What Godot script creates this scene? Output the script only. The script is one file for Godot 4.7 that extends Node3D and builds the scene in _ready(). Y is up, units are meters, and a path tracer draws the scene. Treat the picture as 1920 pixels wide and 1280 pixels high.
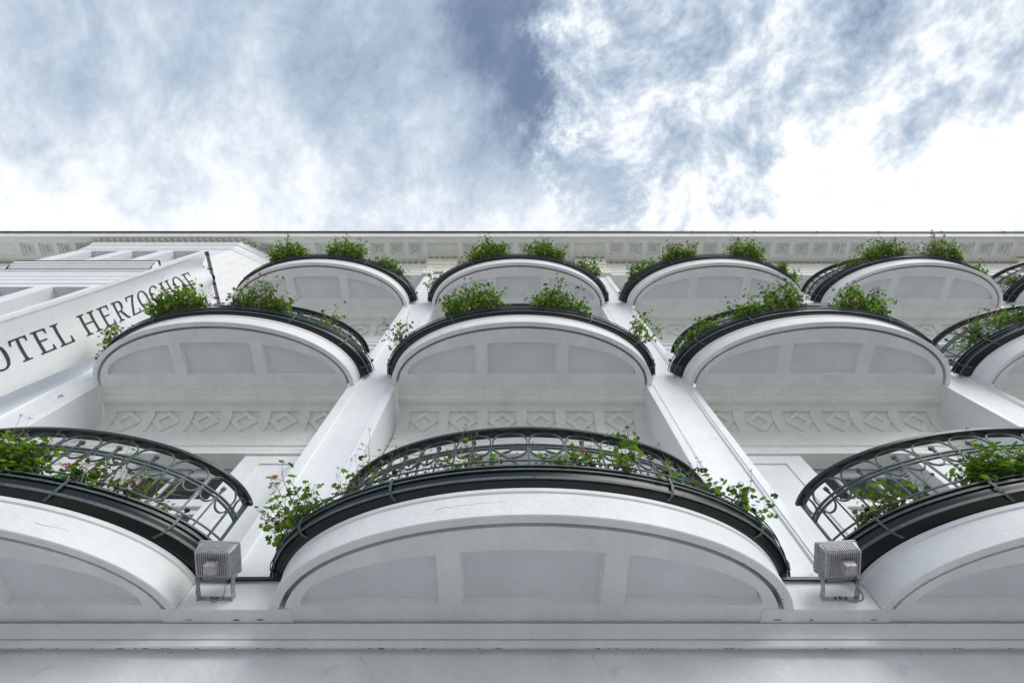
extends Node3D
# Hotel front seen from the pavement, looking steeply up.  X runs along the facade, h is the height above the eye,
# D the distance in front of the eye towards the facade: P(X, h, D).
const EYE := 1.65
const STOREY := 3.5
const BAY := 4.02
const DP := 2.95            # face of the pilasters
const H0 := 2.297           # underside of the lowest balcony lip
const OPEN := 1.68          # half width between two pilasters
const EXPOSURE := 1.5
const SKY := 1.0 / EXPOSURE
const ORDINAL := ["first", "second", "third", "fourth", "fifth"]
const ROWNAME := ["lowest", "middle", "top"]
var rng := RandomNumberGenerator.new()
var mat := {}
var used := {}

func P(x: float, h: float, d: float) -> Vector3: return Vector3(x, h + EYE, -d)
func bay_x(k: int) -> float: return 0.13 + BAY * (k - 1)
func bal_x(row: int, k: int) -> float:      # the balconies of the lowest row stand a hand wider apart
	return bay_x(k) + ([-0.09, 0.0, 0.05][k] if row == 0 else 0.0)

# ---------------------------------------------------------------- mesh helpers
func begin() -> SurfaceTool:
	var st := SurfaceTool.new(); st.begin(Mesh.PRIMITIVE_TRIANGLES); return st
func tri(st: SurfaceTool, a: Vector3, b: Vector3, c: Vector3, g := -1):
	st.set_smooth_group(g); st.add_vertex(a); st.set_smooth_group(g); st.add_vertex(b); st.set_smooth_group(g); st.add_vertex(c)
func quad(st: SurfaceTool, a: Vector3, b: Vector3, c: Vector3, d: Vector3, g := -1):
	tri(st, a, b, c, g); tri(st, a, c, d, g)
func box(st: SurfaceTool, lo: Vector3, hi: Vector3, bev := 0.0):
	var c := (lo + hi) * 0.5
	var e := (hi - lo) * 0.5
	bev = min(bev, min(e.x, min(e.y, e.z)) * 0.9)
	var f := func(axis: int, s: float):
		var u := (axis + 1) % 3
		var v := (axis + 2) % 3
		var pts := []
		for q in [[-1, -1], [1, -1], [1, 1], [-1, 1]]:
			var p := Vector3.ZERO
			p[axis] = s * e[axis]; p[u] = q[0] * (e[u] - bev); p[v] = q[1] * (e[v] - bev)
			pts.append(c + p)
		return pts
	for axis in 3:
		for s in [-1.0, 1.0]:
			var p = f.call(axis, s)
			if s > 0: quad(st, p[3], p[2], p[1], p[0])
			else: quad(st, p[0], p[1], p[2], p[3])
	if bev <= 0.0: return
	for axis in 3:
		var u := (axis + 1) % 3
		var v := (axis + 2) % 3
		for su in [-1.0, 1.0]:
			for sv in [-1.0, 1.0]:
				var q := []
				for w in [[-1.0, 0], [1.0, 0], [1.0, 1], [-1.0, 1]]:
					var p := Vector3.ZERO
					p[axis] = w[0] * (e[axis] - bev)
					p[u] = su * (e[u] - (bev if w[1] == 1 else 0.0)); p[v] = sv * (e[v] - (0.0 if w[1] == 1 else bev))
					q.append(c + p)
				if su * sv > 0: quad(st, q[3], q[2], q[1], q[0])
				else: quad(st, q[0], q[1], q[2], q[3])
	for sx in [-1.0, 1.0]:
		for sy in [-1.0, 1.0]:
			for sz in [-1.0, 1.0]:
				var a := c + Vector3(sx * e.x, sy * (e.y - bev), sz * (e.z - bev))
				var b := c + Vector3(sx * (e.x - bev), sy * e.y, sz * (e.z - bev))
				var d := c + Vector3(sx * (e.x - bev), sy * (e.y - bev), sz * e.z)
				if sx * sy * sz > 0: tri(st, a, d, b)
				else: tri(st, a, b, d)
# rows: arrays of points, one array per station along the path; strips between equal profile indices
func loft(st: SurfaceTool, rows: Array, closed := false, smooth := true, caps := false, gbase := 0):
	var n: int = rows[0].size()
	var m := n if closed else n - 1
	for i in rows.size() - 1:
		for j in m:
			var k := (j + 1) % n
			var g := -1
			if smooth: g = gbase + j + 1
			quad(st, rows[i][j], rows[i + 1][j], rows[i + 1][k], rows[i][k], g)
	if caps:
		for r in [rows[0], rows[rows.size() - 1]]:
			var flip: bool = r == rows[0]
			for j in range(1, n - 1):
				if flip: tri(st, r[0], r[j], r[j + 1])
				else: tri(st, r[0], r[j + 1], r[j])
# profile of [D, h] pairs drawn along X
func extrude(st: SurfaceTool, x0: float, x1: float, prof: Array, closed := false, caps := false):
	var a := []; var b := []
	for p in prof:
		a.append(P(x0, p[1], p[0])); b.append(P(x1, p[1], p[0]))
	loft(st, [a, b], closed, false, caps)
func tube(st: SurfaceTool, pts: Array, r: float, sides := 6, r_end := -1.0):
	var rows := []
	var up := Vector3.UP
	for i in pts.size():
		var t: Vector3 = (pts[min(i + 1, pts.size() - 1)] - pts[max(i - 1, 0)]).normalized()
		if abs(t.dot(up)) > 0.95: up = Vector3.RIGHT if abs(t.x) < 0.9 else Vector3.BACK
		var u := t.cross(up).normalized()
		var v := u.cross(t)
		up = v
		var rr := r if r_end < 0 else lerpf(r, r_end, float(i) / (pts.size() - 1))
		var row := []
		for s in sides:
			var a := TAU * s / sides
			row.append(pts[i] + (u * cos(a) + v * sin(a)) * rr)
		rows.append(row)
	var n := sides
	for i in rows.size() - 1:
		for j in n:
			quad(st, rows[i][j], rows[i + 1][j], rows[i + 1][(j + 1) % n], rows[i][(j + 1) % n], 1)
	for r2 in [rows[0], rows[rows.size() - 1]]:
		for j in range(1, n - 1):
			if r2 == rows[0]: tri(st, r2[0], r2[j], r2[j + 1])
			else: tri(st, r2[0], r2[j + 1], r2[j])
func done(st: SurfaceTool) -> ArrayMesh:
	st.generate_normals(); st.index(); return st.commit()

# ---------------------------------------------------------------- node helpers
func numbered(called: String) -> String:
	var n: int = used.get(called, 0); used[called] = n + 1
	return called if n == 0 else "%s_%03d" % [called, n]
func part(parent: Node, called: String, mesh: Mesh, m: Material, at := Vector3.ZERO) -> MeshInstance3D:
	var o := MeshInstance3D.new(); o.name = called; o.mesh = mesh; o.material_override = m; o.position = at
	parent.add_child(o, true); return o
func group_part(parent: Node, called: String, at := Vector3.ZERO) -> Node3D:
	var o := Node3D.new(); o.name = called; o.position = at; parent.add_child(o, true); return o
func thing(called: String, label: String, category: String, at := Vector3.ZERO, group := "") -> Node3D:
	var o := Node3D.new(); o.name = numbered(called); o.position = at; add_child(o)
	return tag(o, label, category, group)
func tag(o: Node3D, label: String, category: String, group := "") -> Node3D:
	o.set_meta("label", label); o.set_meta("category", category)
	if group != "": o.set_meta("group", group)
	return o

# ---------------------------------------------------------------- materials
func noise_image(size: int, freq: float, seed_: int, octaves := 4) -> Image:
	var n := FastNoiseLite.new(); n.seed = seed_; n.frequency = freq; n.fractal_octaves = octaves
	n.noise_type = FastNoiseLite.TYPE_SIMPLEX_SMOOTH
	return n.get_seamless_image(size, size)
# colour texture: base, mottled by two noises, with speckles
func mottle(base: Color, amount: float, seed_: int, spot: Color, spot_cut: float, size := 512) -> ImageTexture:
	var a := noise_image(size, 0.006, seed_, 5)
	var b := noise_image(size, 0.06, seed_ + 7, 3)
	var s := noise_image(size, 0.018, seed_ + 13, 5)
	var runs := noise_image(size, 0.03, seed_ + 17, 4)      # faint runs where rain has gone down the paint
	var img := Image.create(size, size, false, Image.FORMAT_RGB8)
	for y in size:
		for x in size:
			var v := 1.0 + amount * ((a.get_pixel(x, y).r - 0.5) * 2.0 + (b.get_pixel(x, y).r - 0.5) * 0.8 + (runs.get_pixel(x, y / 8).r - 0.5) * 0.9)
			var c := Color(base.r * v, base.g * v, base.b * v)
			var k := smoothstep(spot_cut, spot_cut + 0.16, s.get_pixel(x, y).r)
			img.set_pixel(x, y, c.lerp(spot, k * 0.6))
	img.generate_mipmaps()
	return ImageTexture.create_from_image(img)
func bump(freq: float, seed_: int, strength: float, size := 512) -> ImageTexture:
	var img := noise_image(size, freq, seed_, 4)
	img.convert(Image.FORMAT_RGBA8)
	img.bump_map_to_normal_map(strength)
	return ImageTexture.create_from_image(img)
func surface(tex: Texture2D, rough: float, scale: float, nrm: Texture2D = null, ns := 0.4, metal := 0.0) -> StandardMaterial3D:
	var m := StandardMaterial3D.new()
	m.albedo_texture = tex; m.roughness = rough; m.metallic = metal
	m.uv1_triplanar = true; m.uv1_world_triplanar = true; m.uv1_scale = Vector3.ONE * scale
	if nrm:
		m.normal_enabled = true; m.normal_texture = nrm; m.normal_scale = ns
	return m
func plain(c: Color, rough: float, metal := 0.0) -> StandardMaterial3D:
	var m := StandardMaterial3D.new(); m.albedo_color = c; m.roughness = rough; m.metallic = metal; return m
func make_materials():
	var fine := bump(0.09, 5, 2.0)
	mat.plaster = surface(mottle(Color(0.895, 0.902, 0.908), 0.030, 11, Color(0.835, 0.84, 0.835), 0.74), 0.62, 0.55, fine, 0.34)
	mat.smooth = surface(mottle(Color(0.905, 0.915, 0.925), 0.024, 23, Color(0.85, 0.865, 0.87), 0.72), 0.42, 0.4, fine, 0.08)
	mat.panel = surface(mottle(Color(0.852, 0.864, 0.882), 0.02, 31, Color(0.825, 0.835, 0.85), 0.76), 0.6, 0.6, fine, 0.15)
	mat.frieze = surface(mottle(Color(0.905, 0.91, 0.897), 0.025, 41, Color(0.865, 0.88, 0.83), 0.64), 0.62, 0.7, fine, 0.15)
	mat.stone = surface(mottle(Color(0.66, 0.65, 0.59), 0.08, 51, Color(0.42, 0.41, 0.35), 0.62), 0.75, 1.6, fine, 0.4)
	mat.cream = surface(mottle(Color(0.91, 0.90, 0.868), 0.03, 61, Color(0.88, 0.85, 0.76), 0.6), 0.65, 1.0, fine, 0.2)
	mat.iron = surface(mottle(Color(0.32, 0.375, 0.375), 0.10, 71, Color(0.15, 0.17, 0.17), 0.62), 0.5, 2.0, fine, 0.15)
	mat.rail = surface(mottle(Color(0.13, 0.155, 0.155), 0.10, 73, Color(0.09, 0.10, 0.10), 0.62), 0.35, 2.0, fine, 0.15)
	mat.liner = surface(mottle(Color(0.046, 0.052, 0.058), 0.25, 81, Color(0.15, 0.155, 0.165), 0.68), 0.3, 2.2, fine, 0.3)
	mat.flash = surface(mottle(Color(0.22, 0.225, 0.235), 0.12, 91, Color(0.34, 0.34, 0.34), 0.64), 0.4, 1.5, fine, 0.2, 0.5)
	mat.lamp = surface(mottle(Color(0.67, 0.67, 0.69), 0.05, 101, Color(0.42, 0.42, 0.43), 0.62), 0.42, 3.0, fine, 0.25, 0.25)
	mat.paving = surface(mottle(Color(0.555, 0.55, 0.545), 0.08, 111, Color(0.46, 0.455, 0.45), 0.6), 0.85, 0.3, fine, 0.4)
	mat.pale_ground = surface(mottle(Color(0.745, 0.735, 0.715), 0.08, 113, Color(0.62, 0.61, 0.59), 0.6), 0.9, 0.25, fine, 0.5)  # unseen far ground, made pale to bounce light onto the upper soffits
	mat.cloth = surface(mottle(Color(0.93, 0.935, 0.94), 0.015, 121, Color(0.88, 0.885, 0.89), 0.75), 0.55, 0.6, bump(0.02, 8, 2.0), 0.15)
	mat.cloth.backlight_enabled = true; mat.cloth.backlight = Color(0.25, 0.25, 0.26)
	mat.ink = plain(Color(0.235, 0.24, 0.26), 0.6)
	mat.wood = surface(mottle(Color(0.88, 0.89, 0.90), 0.02, 131, Color(0.8, 0.81, 0.82), 0.75), 0.35, 1.0)
	mat.room = plain(Color(0.30, 0.30, 0.31), 0.9)
	mat.black = plain(Color(0.05, 0.05, 0.055), 0.6)
	mat.steel = plain(Color(0.55, 0.56, 0.58), 0.35, 0.6)
	mat.crack = plain(Color(0.30, 0.295, 0.29), 0.95)
	mat.dirt = plain(Color(0.40, 0.39, 0.37), 0.95)
	var g := StandardMaterial3D.new(); g.albedo_color = Color(0.10, 0.11, 0.12, 0.35); g.roughness = 0.03
	g.transparency = BaseMaterial3D.TRANSPARENCY_ALPHA; mat.glass = g
	var l := StandardMaterial3D.new(); l.vertex_color_use_as_albedo = true; l.roughness = 0.5
	l.backlight_enabled = true; l.backlight = Color(0.62, 0.80, 0.18); l.cull_mode = BaseMaterial3D.CULL_DISABLED; mat.leaf = l
	var s := StandardMaterial3D.new(); s.vertex_color_use_as_albedo = true; s.roughness = 0.75; mat.stem = s
	var fl := StandardMaterial3D.new(); fl.vertex_color_use_as_albedo = true; fl.roughness = 0.5; fl.cull_mode = BaseMaterial3D.CULL_DISABLED; mat.petal = fl

# ---------------------------------------------------------------- sky
func make_sky() -> PanoramaSkyMaterial:
	var w := 2048; var h := 2048
	var fbm := FastNoiseLite.new(); fbm.seed = 4; fbm.frequency = 1.0; fbm.fractal_octaves = 7; fbm.fractal_gain = 0.71
	var big := FastNoiseLite.new(); big.seed = 19; big.frequency = 1.0; big.fractal_octaves = 2
	var img := Image.create(w, h, false, Image.FORMAT_RGBF)
	var deep := Vector3(0.18, 0.245, 0.385) * SKY
	var mid := Vector3(0.485, 0.585, 0.715) * SKY
	var white := Vector3(1.14, 1.17, 1.19) * SKY
	for j in h:
		var ze := PI * (j + 0.5) / h
		var step := 1
		if ze > 1.05: step = 4
		if ze > 1.56:
			img.fill_rect(Rect2i(0, j, w, h - j), Color(0.42, 0.42, 0.42)); break
		if step > 1 and j % 4 != 0:
			img.blit_rect(img, Rect2i(0, j - 1, w, 1), Vector2i(0, j)); continue
		var tz: float = 1.06 * sin(ze) / (cos(ze) + 0.06)
		var i := 0
		while i < w:
			var az := TAU * (i + 0.5) / w
			var u := tz * sin(az)
			var v := -tz * cos(az)
			var b1 := big.get_noise_2d(u * 2.2, v * 2.2)
			var b2 := big.get_noise_2d(u * 2.2 + 31.0, v * 2.2 + 7.0)
			var ru := u * 0.62 + v * 0.78; var rv := -u * 0.78 + v * 0.62
			var veil := fbm.get_noise_2d(ru * 2.6 + 3.0, rv * 4.0 + b2 * 0.2)       # thin drawn-out cloud
			var puff := fbm.get_noise_2d(u * 4.6 + b1 * 0.2 + 50.0, v * 5.2 + b2 * 0.2)   # heaps
			var edge := smoothstep(0.05, 0.19, u + 0.20 * v + 0.13 * puff)
			var tl := 0.50 + 0.34 * veil + 0.14 * puff + 0.27 * smoothstep(0.13, -0.22, v) + 0.16 * smoothstep(-0.2, -0.9, u) * smoothstep(0.25, 0.0, v)
			tl -= 0.40 * exp(-pow((u - 0.05 + 0.25 * v) / 0.11, 2.0)) * smoothstep(-0.14, 0.02, v) * smoothstep(0.9, 0.2, v)
			var tr := 0.57 + 0.74 * puff + 0.15 * veil + 0.42 * smoothstep(0.25, 0.95, u - 2.0 * v) + 0.10 * smoothstep(0.08, -0.15, v)
			var t := lerpf(tl, tr, edge)
			t = clampf(t, 0.0, 1.0)
			var c := deep.lerp(mid, smoothstep(0.0, 0.55, t)).lerp(white, smoothstep(0.42, 1.06, t))
			var col := Color(c.x, c.y, c.z)
			if step == 1: img.set_pixel(i, j, col)
			else: img.fill_rect(Rect2i(i, j, step, 1), col)
			i += step
	var m := PanoramaSkyMaterial.new(); m.panorama = ImageTexture.create_from_image(img)
	return m

# ---------------------------------------------------------------- ellipses of the balconies (plan), local to the bay
func ell(a: float, b: float, th: float, y: float) -> Vector3: return Vector3(a * cos(th), y, -(DP - b * sin(th)))
func ell_n(a: float, b: float, th: float) -> Vector3:
	return Vector3(b * cos(th), 0, a * sin(th)).normalized()
func ring_rows(prof: Array, t0: float, t1: float, n: int) -> Array:   # prof: [a, b, y]
	var rows := []
	for i in n + 1:
		var th := lerpf(t0, t1, float(i) / n)
		var row := []
		for p in prof: row.append(ell(p[0], p[1], th, p[2]))
		rows.append(row)
	return rows

const LA := 1.76; const LB := 0.91          # lip
const IA := 1.662; const IB := 0.812        # inner edge of the lip, seen from below
const QA := 1.53; const QB := 0.475; const QD := 2.80   # soffit panels
func panel_front(x: float) -> float:
	var k: float = clampf(1.0 - pow(x / QA, 2.0), 0.0, 1.0)
	return QD - QB * sqrt(k)
func soffit_front(x: float) -> float:
	var k: float = clampf(1.0 - pow(x / IA, 2.0), 0.0, 1.0)
	return DP - IB * sqrt(k)

func lip_mesh(limit: float) -> ArrayMesh:    # limit: angle at which the curve stops
	var st := begin()
	var prof := [[LA - 0.064, LB - 0.064, 0.12], [LA - 0.064, LB - 0.064, 0.004], [LA - 0.060, LB - 0.060, 0.0], [LA - 0.006, LB - 0.006, 0.0], [LA, LB, 0.006], [LA, LB, 0.195],
		[LA + 0.012, LB + 0.012, 0.205], [LA + 0.012, LB + 0.012, 0.235], [1.2, 0.5, 0.236]]
	loft(st, ring_rows(prof, limit, PI - limit, 72))
	return done(st)
func soffit_mesh() -> ArrayMesh:
	var st := begin()
	var y := 0.010
	var ry := 0.055
	var xs := []
	for i in 61: xs.append(-IA * cos(PI * i / 60.0))
	for b in [0.46, 0.61, QA, QA - 0.004, QA - 0.02, QA - 0.06]: xs.append(b); xs.append(-b)
	xs.sort()
	var back := 3.0
	var V := func(x, d, yy): return Vector3(x, yy, -d)
	for i in xs.size() - 1:
		var x0: float = xs[i]; var x1: float = xs[i + 1]
		if x1 - x0 < 0.0005: continue
		var xm: float = abs((x0 + x1) * 0.5)
		var f0 := soffit_front(x0); var f1 := soffit_front(x1)
		if xm > QA or (xm > 0.46 and xm < 0.61):
			quad(st, V.call(x0, f0, y), V.call(x1, f1, y), V.call(x1, back, y), V.call(x0, back, y), 1)
		else:
			var p0 := panel_front(x0); var p1 := panel_front(x1)
			quad(st, V.call(x0, f0, y), V.call(x1, f1, y), V.call(x1, p1, y), V.call(x0, p0, y), 1)
			quad(st, V.call(x0, QD, y), V.call(x1, QD, y), V.call(x1, back, y), V.call(x0, back, y), 1)
			quad(st, V.call(x0, p0, y), V.call(x1, p1, y), V.call(x1, p1 + 0.014, ry), V.call(x0, p0 + 0.014, ry), 2)
			quad(st, V.call(x0, QD - 0.02, ry), V.call(x1, QD - 0.02, ry), V.call(x1, QD, y), V.call(x0, QD, y), 3)
	for e in [0.46, -0.46, 0.61, -0.61]:
		var s := 0.018 if (abs(e) > 0.5) == (e > 0) else -0.018
		var pf := panel_front(e)
		quad(st, V.call(e, pf, y), V.call(e + s, pf, ry), V.call(e + s, QD, ry), V.call(e, QD, y))
	# dark groove between soffit and lip
	loft(st, ring_rows([[IA, IB, y], [IA, IB, 0.11], [LA - 0.05, LB - 0.05, 0.11]], 0.0, PI, 60), false, true, false, 10)
	return done(st)
func soffit_panel_mesh(x0: float, x1: float) -> ArrayMesh:
	var st := begin()
	var n := 20
	for i in n:
		var a := lerpf(x0, x1, float(i) / n); var b := lerpf(x0, x1, float(i + 1) / n)
		quad(st, Vector3(a, 0.052, -panel_front(a)), Vector3(b, 0.052, -panel_front(b)), Vector3(b, 0.052, -QD), Vector3(a, 0.052, -QD))
	return done(st)

# cove: profile in [D, dh], dh measured from the lip underside of the balcony above
var cove_pts := []
func cove(s: float, off := 0.0) -> Vector2:   # s 0..1 ; returns D, dh
	var p0 := Vector2(3.185, -0.034); var p1 := Vector2(3.40, -0.035); var p2 := Vector2(3.455, -0.18); var p3 := Vector2(3.46, -0.56)
	var q := p0.bezier_interpolate(p1, p2, p3, s)
	var t := p0.bezier_derivative(p1, p2, p3, s).normalized()
	return q + Vector2(t.y, -t.x) * off    # towards the street and down
func frieze_mesh() -> ArrayMesh:      # white frame work of the cove with its mouldings, six windows left open for the panels
	var st := begin()
	var w := OPEN
	var S := func(x, s, o): var q = cove(s, o); return Vector3(x, q.y, -q.x)
	var F := func(prof):
		var a := []; var b := []
		for p in prof: a.append(Vector3(-w, p[1], -p[0])); b.append(Vector3(w, p[1], -p[0]))
		loft(st, [a, b], false, false)
	F.call([[2.985, 0.012], [2.985, -0.002], [3.04, -0.004], [3.045, -0.014], [3.10, -0.016], [3.115, -0.030], [3.12, -0.058], [3.180, -0.060], [3.186, -0.034]])
	F.call([[3.46, -0.56], [3.46, -0.66], [3.425, -0.668], [3.425, -0.70], [3.45, -0.712], [3.445, -0.735], [3.42, -0.80], [3.438, -0.845], [3.41, -0.855], [3.41, -0.90], [3.64, -0.90]])
	var strip := func(x0, x1, s0, s1, n):
		for i in n:
			var a := lerpf(s0, s1, float(i) / n); var b := lerpf(s0, s1, float(i + 1) / n)
			quad(st, S.call(x0, a, 0.0), S.call(x1, a, 0.0), S.call(x1, b, 0.0), S.call(x0, b, 0.0), 5)
	strip.call(-w, w, 0.0, 0.24, 4)
	strip.call(-w, w, 0.80, 1.0, 3)
	var x := -w
	for i in 6:
		var c := (i - 2.5) * 0.53
		strip.call(x, c - 0.195, 0.24, 0.80, 8)
		x = c + 0.195
		# rebate round the panel
		for e in [c - 0.195, c + 0.195]:
			for k in 8:
				var a := lerpf(0.24, 0.80, k / 8.0); var b := lerpf(0.24, 0.80, (k + 1) / 8.0)
				quad(st, S.call(e, a, 0.0), S.call(e, b, 0.0), S.call(e, b, -0.029), S.call(e, a, -0.029))
		for s in [0.24, 0.80]:
			quad(st, S.call(c - 0.195, s, 0.0), S.call(c + 0.195, s, 0.0), S.call(c + 0.195, s, -0.029), S.call(c - 0.195, s, -0.029))
	strip.call(x, w, 0.24, 0.80, 8)
	return done(st)
func lozenge_ground_mesh() -> ArrayMesh:
	var st := begin()
	for k in 10:
		var a := lerpf(0.235, 0.805, k / 10.0); var b := lerpf(0.235, 0.805, (k + 1) / 10.0)
		var qa := cove(a, -0.026); var qb := cove(b, -0.026)
		quad(st, Vector3(-0.2, qa.y, -qa.x), Vector3(0.2, qa.y, -qa.x), Vector3(0.2, qb.y, -qb.x), Vector3(-0.2, qb.y, -qb.x), 1)
	return done(st)
func lozenge_mesh() -> ArrayMesh:     # raised ring
	var st := begin()
	var W := func(x, s, o): var q = cove(0.52 + s * 0.28, o); return Vector3(x * 0.195, q.y, -q.x)
	var n := 6
	var corners := [Vector2(0, -1), Vector2(1, 0), Vector2(0, 1), Vector2(-1, 0)]
	for c in 4:
		var a: Vector2 = corners[c]; var b: Vector2 = corners[(c + 1) % 4]
		for i in n:
			var p := a.lerp(b, float(i) / n); var q := a.lerp(b, float(i + 1) / n)
			var po := p * 0.985; var qo := q * 0.985
			var pi := p * 0.52; var qi := q * 0.52
			quad(st, W.call(po.x, po.y, -0.001), W.call(qo.x, qo.y, -0.001), W.call(qi.x, qi.y, -0.001), W.call(pi.x, pi.y, -0.001), 1)
			quad(st, W.call(po.x, po.y, -0.027), W.call(qo.x, qo.y, -0.027), W.call(qo.x, qo.y, -0.001), W.call(po.x, po.y, -0.001))
			quad(st, W.call(pi.x, pi.y, -0.001), W.call(qi.x, qi.y, -0.001), W.call(qi.x, qi.y, -0.027), W.call(pi.x, pi.y, -0.027))
	return done(st)

# ---------------------------------------------------------------- railing
const RA := 1.60; const RB := 0.765; const RD := 0.02      # ellipse of the railing, set back from the lip
var rail_s := []
var rail_len := 0.0
func rail_init():
	rail_s = [0.0]
	var prev := ell(RA, RB, 0.0, 0.0)
	for i in 400:
		var p := ell(RA, RB, PI * (i + 1) / 400.0, 0.0)
		rail_len += p.distance_to(prev); rail_s.append(rail_len); prev = p
func rail_th(s: float) -> float:
	s = clampf(s, 0.0, rail_len)
	var i := rail_s.bsearch(s)
	i = clampi(i, 1, 400)
	return PI / 400.0 * (i - 1 + (s - rail_s[i - 1]) / (rail_s[i] - rail_s[i - 1]))
func rail_p(s: float, y: float, o := 0.0) -> Vector3:
	var th := rail_th(s)
	return ell(RA, RB, th, y) + ell_n(RA, RB, th) * o - Vector3(0, 0, RD)
# flat bar that follows points [s, y] in the unrolled railing; w across (in the plane), t deep (out of the plane)
func rail_bar(pts: Array, w: float, t: float) -> ArrayMesh:
	var st := begin()
	var rows := []
	for i in pts.size():
		var a: Vector2 = pts[max(i - 1, 0)]; var b: Vector2 = pts[min(i + 1, pts.size() - 1)]
		var d := (b - a).normalized()
		var n := Vector2(-d.y, d.x) * w * 0.5
		var p: Vector2 = pts[i]
		rows.append([rail_p(p.x + n.x, p.y + n.y, t * 0.5), rail_p(p.x - n.x, p.y - n.y, t * 0.5), rail_p(p.x - n.x, p.y - n.y, -t * 0.5), rail_p(p.x + n.x, p.y + n.y, -t * 0.5)])
	loft(st, rows, true, true, true)
	return done(st)
func arc(cx: float, cy: float, rx: float, ry: float, a0: float, a1: float, n: int) -> Array:
	var r := []
	for i in n + 1:
		var a := lerpf(a0, a1, float(i) / n)
		r.append(Vector2(cx + rx * cos(a), cy + ry * sin(a)))
	return r
func line(a: Vector2, b: Vector2, n: int) -> Array:
	var r := []
	for i in n + 1: r.append(a.lerp(b, float(i) / n))
	return r
func make_railing() -> Node3D:
	rail_init()
	var root := Node3D.new()
	var yt := 0.985      # twin bars
	var yt2 := 0.948
	var yh := 1.16
	var yb := 0.30
	var units := 12
	var p := 0.296
	var s0 := (rail_len - units * p) * 0.5
	part(root, "handrail", rail_bar(line(Vector2(0, yh + 0.014), Vector2(rail_len, yh + 0.014), 90), 0.028, 0.085), mat.rail)
	for y in [yt, yt2]: part(root, "crossbar", rail_bar(line(Vector2(0, y), Vector2(rail_len, y), 90), 0.013, 0.020), mat.iron)
	part(root, "bottom_rail", rail_bar(line(Vector2(0, yb), Vector2(rail_len, yb), 90), 0.015, 0.028), mat.rail)
	for i in units + 1:
		var s := s0 + i * p
		var y1 := yt2 - 0.012 if i == 6 else yt
		part(root, "baluster", rail_bar(line(Vector2(s, 0.236), Vector2(s, y1), 4), 0.015, 0.015), mat.iron)
	for s in [0.012, rail_len - 0.012]: part(root, "end_post", rail_bar(line(Vector2(s, 0.236), Vector2(s, yh), 4), 0.02, 0.02), mat.iron)
	for i in units:
		var c := s0 + (i + 0.5) * p
		part(root, "arch", rail_bar([Vector2(c + p * 0.5 - 0.012, yt)] + arc(c, yt + 0.055, p * 0.5 - 0.008, yh - yt - 0.055, 0, PI, 16) + [Vector2(c - p * 0.5 + 0.012, yt)], 0.011, 0.015), mat.iron)
		if i == 5 or i == 6: continue
		part(root, "baluster", rail_bar(line(Vector2(c, 0.236), Vector2(c, yt), 4), 0.013, 0.013), mat.iron)
		var st := begin()
		for q in [[0.0, 0.03, 0.008], [0.03, 0.042, 0.011], [0.042, 0.052, 0.008], [0.052, 0.06, 0.012], [0.06, 0.066, 0.009], [0.066, 0.088, 0.0165]]:
			var th := rail_th(c)
			var m := rail_p(c, 0.0)
			var n := ell_n(RA, RB, th); var tt := Vector3(n.z, 0, -n.x)
			var lo: float = yt + q[0]; var hi: float = yt + q[1]; var r: float = q[2]
			var ring := []
			for y in [lo, hi]:
				ring.append([m + n * r + tt * r + Vector3(0, y, 0), m + n * r - tt * r + Vector3(0, y, 0), m - n * r - tt * r + Vector3(0, y, 0), m - n * r + tt * r + Vector3(0, y, 0)])
			loft(st, ring, true, false, true)
		part(root, "finial", done(st), mat.iron)
		for e in [-0.25, 0.25]:
			part(root, "loop", rail_bar(arc(c + e * p, yt2, p * 0.25 - 0.012, 0.085, PI, TAU, 12), 0.011, 0.015), mat.iron)
	for e in [s0 * 0.5 + 0.012, rail_len - s0 * 0.5 - 0.012]:
		part(root, "end_ring", rail_bar(arc(e, 1.06, max(0.03, s0 * 0.5 - 0.03), 0.095, 0, TAU, 20), 0.012, 0.018), mat.iron)
	# crossed motif in the middle
	var m := rail_len * 0.5
	for s in [-1.0, 1.0]:
		part(root, "diagonal", rail_bar(line(Vector2(m + s * p, yt2), Vector2(m + s * 0.02, 0.66), 8), 0.014, 0.016), mat.iron)
		part(root, "motif_curve", rail_bar([Vector2(m + s * 0.005, yt2)] + arc(m + s * 0.15, yt2, 0.145, 0.14, PI if s > 0 else 0.0, PI * 1.5 if s > 0 else -PI * 0.5, 10) , 0.013, 0.016), mat.iron)
		part(root, "motif_bar", rail_bar([Vector2(m + s * 0.22, 0.84), Vector2(m + s * 0.22, 0.87), Vector2(m + s * 0.15, 0.90), Vector2(m + s * 0.13, 0.925), Vector2(m + s * 0.01, 0.925)], 0.013, 0.016), mat.iron)
	return root

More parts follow.
